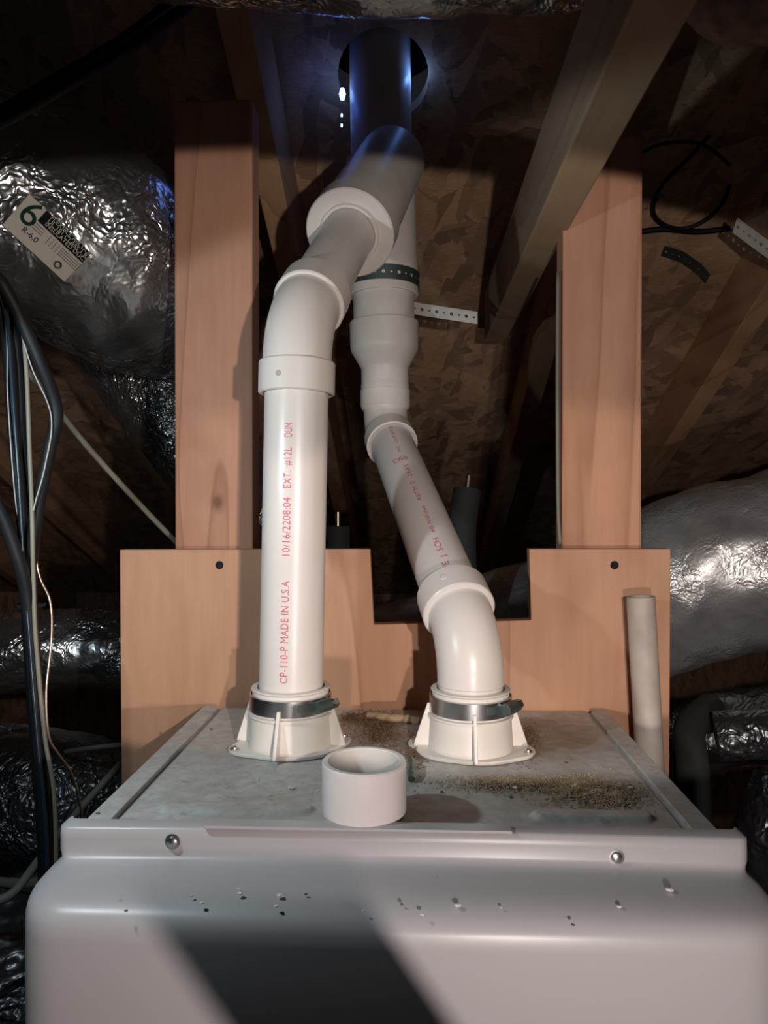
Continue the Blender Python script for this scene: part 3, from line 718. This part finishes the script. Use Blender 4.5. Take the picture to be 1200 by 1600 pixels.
cable([P(-70, 300, .67), P(-25, 395, .67), P(8, 500, .67), P(12, 620, .67), P(22, 760, .665), P(34, 860, .66)], .0006, M['white_w'], 'thin white wire hanging among the straight cables at left', name='wire', cat='wire')
cable([P(-20, 500, .74), P(40, 575, .76), P(130, 690, .82), P(220, 790, .88), P(290, 862, .93)], .0034, M['cream'], 'pale cable slanting down from the bundle to the left post')
cable([P(50, 820, .66), P(60, 895, .66), P(78, 940, .66), P(80, 1000, .66), P(72, 1080, .65), P(76, 1150, .65), P(92, 1180, .66), P(112, 1210, .68), P(126, 1262, .70), P(130, 1330, .72)], .0012, M['copper'], 'thin copper coloured wire wandering beside the cable bundle', name='wire', cat='wire')
M['grc'] = plain('grey_cable', (.20,.19,.17), .6)
cable([P(-60, 1405, .8), P(10, 1402, .8), P(60, 1345, .85), P(120, 1270, .95), P(192, 1190, 1.0), P(260, 1120, 1.1)], .0050, M['grc'], 'grey cable bent low at the left behind the furnace')
cable([P(-60, 1372, .95), P(60, 1378, .9), P(140, 1330, .85), P(230, 1290, .85)], .006, M['grc'], 'grey cable lying level low at the left')
cable([P(100, 1175, 1.1), P(150, 1168, 1.05), P(230, 1160, 1.0)], .0035, M['grc'], 'short grey cable crossing behind the board edge at left')
# cable tie round bundle
c = P(48, 945, .66); bm = bmesh.new(); sweep(bm, [(c-Vector((0,0,.0015)), (0,0,1), .0125), (c+Vector((0,0,.0015)), (0,0,1), .0125), (c+Vector((0,0,.0015)), (0,0,1), .0118), (c-Vector((0,0,.0015)), (0,0,1), .0118)], 24, closed=True)
tag(obj('cable_tie', bm, M['blk']), 'black cable tie round the bundle at left', 'cable tie')
# crumpled dark sheeting and loose insulation, low at left
def heap(px, py, Y, sx, sy, sz, seed, m, name, lab, cat):
    c = P(px, py, Y); bm = bmesh.new(); bmesh.ops.create_icosphere(bm, subdivisions=5, radius=1)
    for v in bm.verts:
        d = v.co.copy(); h = 1 + .35*noise.noise(d*1.6+Vector((seed,0,0))) + .22*(1-abs(noise.noise(d*4+Vector((0,seed,0))))*2)
        v.co = Vector((d.x*sx, d.y*sy, d.z*sz))*h + c
    return tag(obj(name, bm, m, smooth='all'), lab, cat)
heap(-15, 1500, .90, .15, .13, .06, 1, M['foil_dk'], 'plastic_sheeting', 'crumpled dark sheeting at the lower left beside the furnace', 'sheeting')

# ------------------------------------------------------------------ foam line sets, standing pipe
def foam_line(pts, r, lab, stub=True, stub_m='copper'):
    t = thing('insulated_pipe', lab, 'pipe', P(*pts[0]))
    path = spline([P(*p) for p in pts], 10); bm = bmesh.new(); sweep(bm, along(path, r), 28, (True, True)); put(obj('foam_sleeve', bm, M['foam'], smooth=True), t)
    if stub:
        e = path[-1]; d = (path[-1]-path[-2]).normalized(); bm = bmesh.new(); sweep(bm, [(e-d*.01, d, r*.22), (e+d*.022, d, r*.22)], 16, (True, True)); put(obj('metal_stub', bm, M[stub_m], smooth=True), t)
foam_line([(528, 1000, 1.15), (528, 900, 1.15), (528, 822, 1.15)], .0185, 'short black foam covered pipe behind the board, right of the left pipe')
foam_line([(728, 1000, 1.14), (724, 900, 1.14), (722, 830, 1.14), (730, 765, 1.15)], .0215, 'tall black foam covered pipe behind the slanted white pipe')
foam_line([(1090, 1420, .9), (1086, 1300, .9), (1082, 1200, .9), (1078, 1140, .94), (1110, 1105, 1.0)], .019, 'bent black foam covered pipe beside the furnace at lower right', False)
c0, c1 = P(1001, 932, .800), P(1018, 1240, .800); bm = bmesh.new(); d = (c1-c0).normalized()
hollow(bm, [(c0, d, .0148), (c0+d*.30, d, .0148)], .0025, 32)
M['dirty'] = plain('weathered_pvc', (.62,.545,.50), .6, noisy=.9, nscale=14, dark=(.55,.48,.44))
tag(obj('loose_pipe', bm, M['dirty'], smooth=True), 'weathered grey white pipe leaning upright on the board at right', 'pipe')

# ------------------------------------------------------------------ loose plastic ring on the furnace
rc = P(568, 1262, .545); rc.z = ZT
rc = Vector((P(569, 1250, .532).x, .532, ZT)); bm = bmesh.new(); rr = .0305
hgt = .0455
sweep(bm, [(rc+UP*.0008, UP, rr-.009), (rc+UP*.0008, UP, rr-.006), (rc+UP*.006, UP, rr-.0012), (rc+UP*.011, UP, rr), (rc+UP*(hgt-.0012), UP, rr), (rc+UP*hgt, UP, rr-.001),
           (rc+UP*hgt, UP, rr-.0042), (rc+UP*(hgt-.001), UP, rr-.005), (rc+UP*.012, UP, rr-.006), (rc+UP*.002, UP, rr-.009)], 72, closed=True)
tag(obj('pipe_coupling', bm, M['ring'], smooth=True), 'loose short white plastic coupling ring standing on the furnace top', 'pipe coupling')

# ------------------------------------------------------------------ slanted board added below the view to cast the shadow on the door
bm = bmesh.new(); a = Vector((-.017, .20, ZC-.222)); d = Vector((.70, 0, -1)); L = (ZC-.222-.002)
prism(bm, [a, a+Vector((.060,0,0)), a+Vector((.060,0,0))+d*L, a+d*L], (0, .019, 0))
tag(obj('shadow_board', bm, M['ply'], bevel=.002), 'narrow slanted board added out of view to cast the shadow on the furnace door', 'board')
# ------------------------------------------------------------------ debris
def tp(px, py, h=0):           # point on the furnace top seen at a pixel
    d = ROT @ Vector(((px-600)/F, -(py-800)/F, -1)); return Vector((0,0,ZC)) + d*((ZT+h-ZC)/d.z)
def dp(px, py):                # point on the door shoulder (interpolated)
    z = ZT-.0152 - max(0, py-1390)/60*.0060; d = ROT @ Vector(((px-600)/F, -(py-800)/F, -1)); return Vector((0,0,ZC)) + d*((z-ZC)/d.z)
def chip(p, r, m, seed):
    bm = bmesh.new(); bmesh.ops.create_icosphere(bm, subdivisions=2, radius=1)
    for v in bm.verts:
        h = 1+.5*noise.noise(v.co*1.5+Vector((seed*7.3,0,0))); v.co = Vector((v.co.x*r*1.3*h, v.co.y*r*h, v.co.z*r*.6*h)) + p + UP*r*.45
    return bm
whites = [(403,1218),(455,1232),(540,1222),(497,1236),(805,1232),(850,1225),(930,1222),(985,1232),(700,1212),(745,1222),(780,1190)]
for i, (x, y) in enumerate(whites):
    tag(obj('plastic_crumb', chip(tp(x, y, .0005), .0009+.0005*(i*5 % 3), M['chip'], i), M['chip']), 'tiny pale crumb of debris on the dusty furnace top', 'crumb', 'pale crumbs on the furnace top')
for i, (x, y) in enumerate([(300,1400),(315,1412),(375,1398),(372,1389),(432,1417),(437,1400),(568,1424),(660,1430),(715,1416),(783,1419),(968,1418)]):
    tag(obj('plastic_crumb', chip(dp(x, y), .0007+.0004*(i*7 % 3), M['chip'], i+20), M['chip']), 'tiny pale crumb on the sloping shoulder of the furnace door', 'crumb', 'pale crumbs on the furnace door')
for i, (x, y) in enumerate([(153,1272),(275,1143),(330,1140),(690,1238),(798,1246),(885,1192),(398,1288)]):
    tag(obj('wood_crumb', chip(tp(x, y, .003 if x < 200 or x == 275 else .0005), .0012, M['chip_dk'], i+50), M['chip_dk']), 'tiny dark crumb of debris on the dusty furnace top', 'crumb', 'dark crumbs on the furnace top')
for i, (x, y) in enumerate([(197,1424),(478,1398),(628,1414),(895,1446),(683,1372)]):
    tag(obj('wood_crumb', chip(dp(x, y), .0009, M['chip_dk'], i+70), M['chip_dk']), 'tiny dark crumb on the sloping shoulder of the furnace door', 'crumb', 'dark crumbs on the furnace door')
tag(obj('plastic_crumb', chip(dp(1047, 1392), .0018, M['chip'], 99), M['chip']), 'largest white crumb, on the right end of the furnace door shoulder', 'crumb')
# sawdust: countless
def sawdust(blobs, lab, seed, n, m):
    random.seed(seed); bm = bmesh.new()
    for k in range(n):
        cx, cy, rx, ry = random.choice(blobs); a = random.uniform(0, 2*PI); r = min(1.6, abs(random.gauss(0, .52)))
        p = tp(cx+rx*r*math.cos(a), cy+ry*r*math.sin(a), .0006)
        if p.y > YK-.004: continue
        hgt = max(0, 1-r)*.0035*random.random(); l = random.uniform(.0004, .0016); th = random.uniform(0, PI); w_ = random.uniform(.0002, .0005)
        d = Vector((math.cos(th), math.sin(th), random.uniform(-.3,.3)))*l; s = Vector((-math.sin(th), math.cos(th), 0))*w_
        p += UP*hgt; vs = [bm.verts.new(q) for q in (p-d-s, p+d-s, p+d+s, p-d+s, p+UP*w_*1.6)]
        bm.faces.new(vs[:4])
        for i in range(4): bm.faces.new((vs[i], vs[(i+1)%4], vs[4]))
    o = obj('sawdust', bm, m); o['kind'] = 'stuff'; return tag(o, lab, 'sawdust')
sawdust([(935,1240,75,25),(900,1232,60,22),(960,1246,50,18),(800,1225,120,14)], 'pale brown sawdust heaped on the right of the furnace top', 3, 9000, M['dust'])
M['dust2'] = plain('brown_dust', (.23,.14,.09), .95, noisy=.7, nscale=200, dark=(.5,.45,.4))
sawdust([(590,1132,55,20),(600,1150,40,24),(560,1122,30,8),(825,1160,22,30),(650,1175,20,25)], 'brown sawdust and grit between the two pipe collars', 4, 6000, M['dust2'])
bm = bmesh.new(); random.seed(5); sweep(bm, along(spline([tp(575,1117,.003), tp(605,1121,.005), tp(640,1124,.004), tp(655,1126,.003)]), .0045), 10, (True, True))
for v in bm.verts: v.co += Vector((1,1,.8))*.002*noise.noise(v.co*200)
tag(obj('insulation_scrap', bm, plain('scrap_tan', (.5,.36,.22), .9, noisy=.7, nscale=120), smooth='all'), 'tan fibrous scrap against the board between the collars', 'scrap')
c = tp(641, 1225); bm = bmesh.new(); sweep(bm, along(spline([c+Vector((.001,0,.004)), c+Vector((.001,.012,.007)), c+Vector((.002,.028,.006)), c+Vector((.001,.045,.004))]), .0030), 12, (True, True))
tag(obj('screw_bit', bm, M['dark_steel'], smooth=True), 'dark metal bit lying just right of the loose white ring', 'metal bit')

# ------------------------------------------------------------------ daylight leaking past the roof boot
c = P(535, 147, 1.075); bm = bmesh.new(); sweep(bm, along([c-UP*.008, c, c+UP*.008], lambda t: .0028+.002*math.sin(PI*t)), 12, (True, True))
g = obj('light_gap', bm, M['gap'], smooth='all'); put(g, boot)
for y in (180, 196):
    bm = bmesh.new(); c2 = P(534, y, 1.078); sweep(bm, [(c2-UP*.002, UP, .0012), (c2+UP*.002, UP, .0012)], 10, (True, True)); put(obj('light_gap', bm, M['gap']), boot)
point('daylight_leak', c+Vector((-.022,-.012,-.012)), .022, (.10,.20,1.0), .006)
point('daylight_leak_right', P(655, 118, 1.070), .030, (.16,.36,1.0), .004)
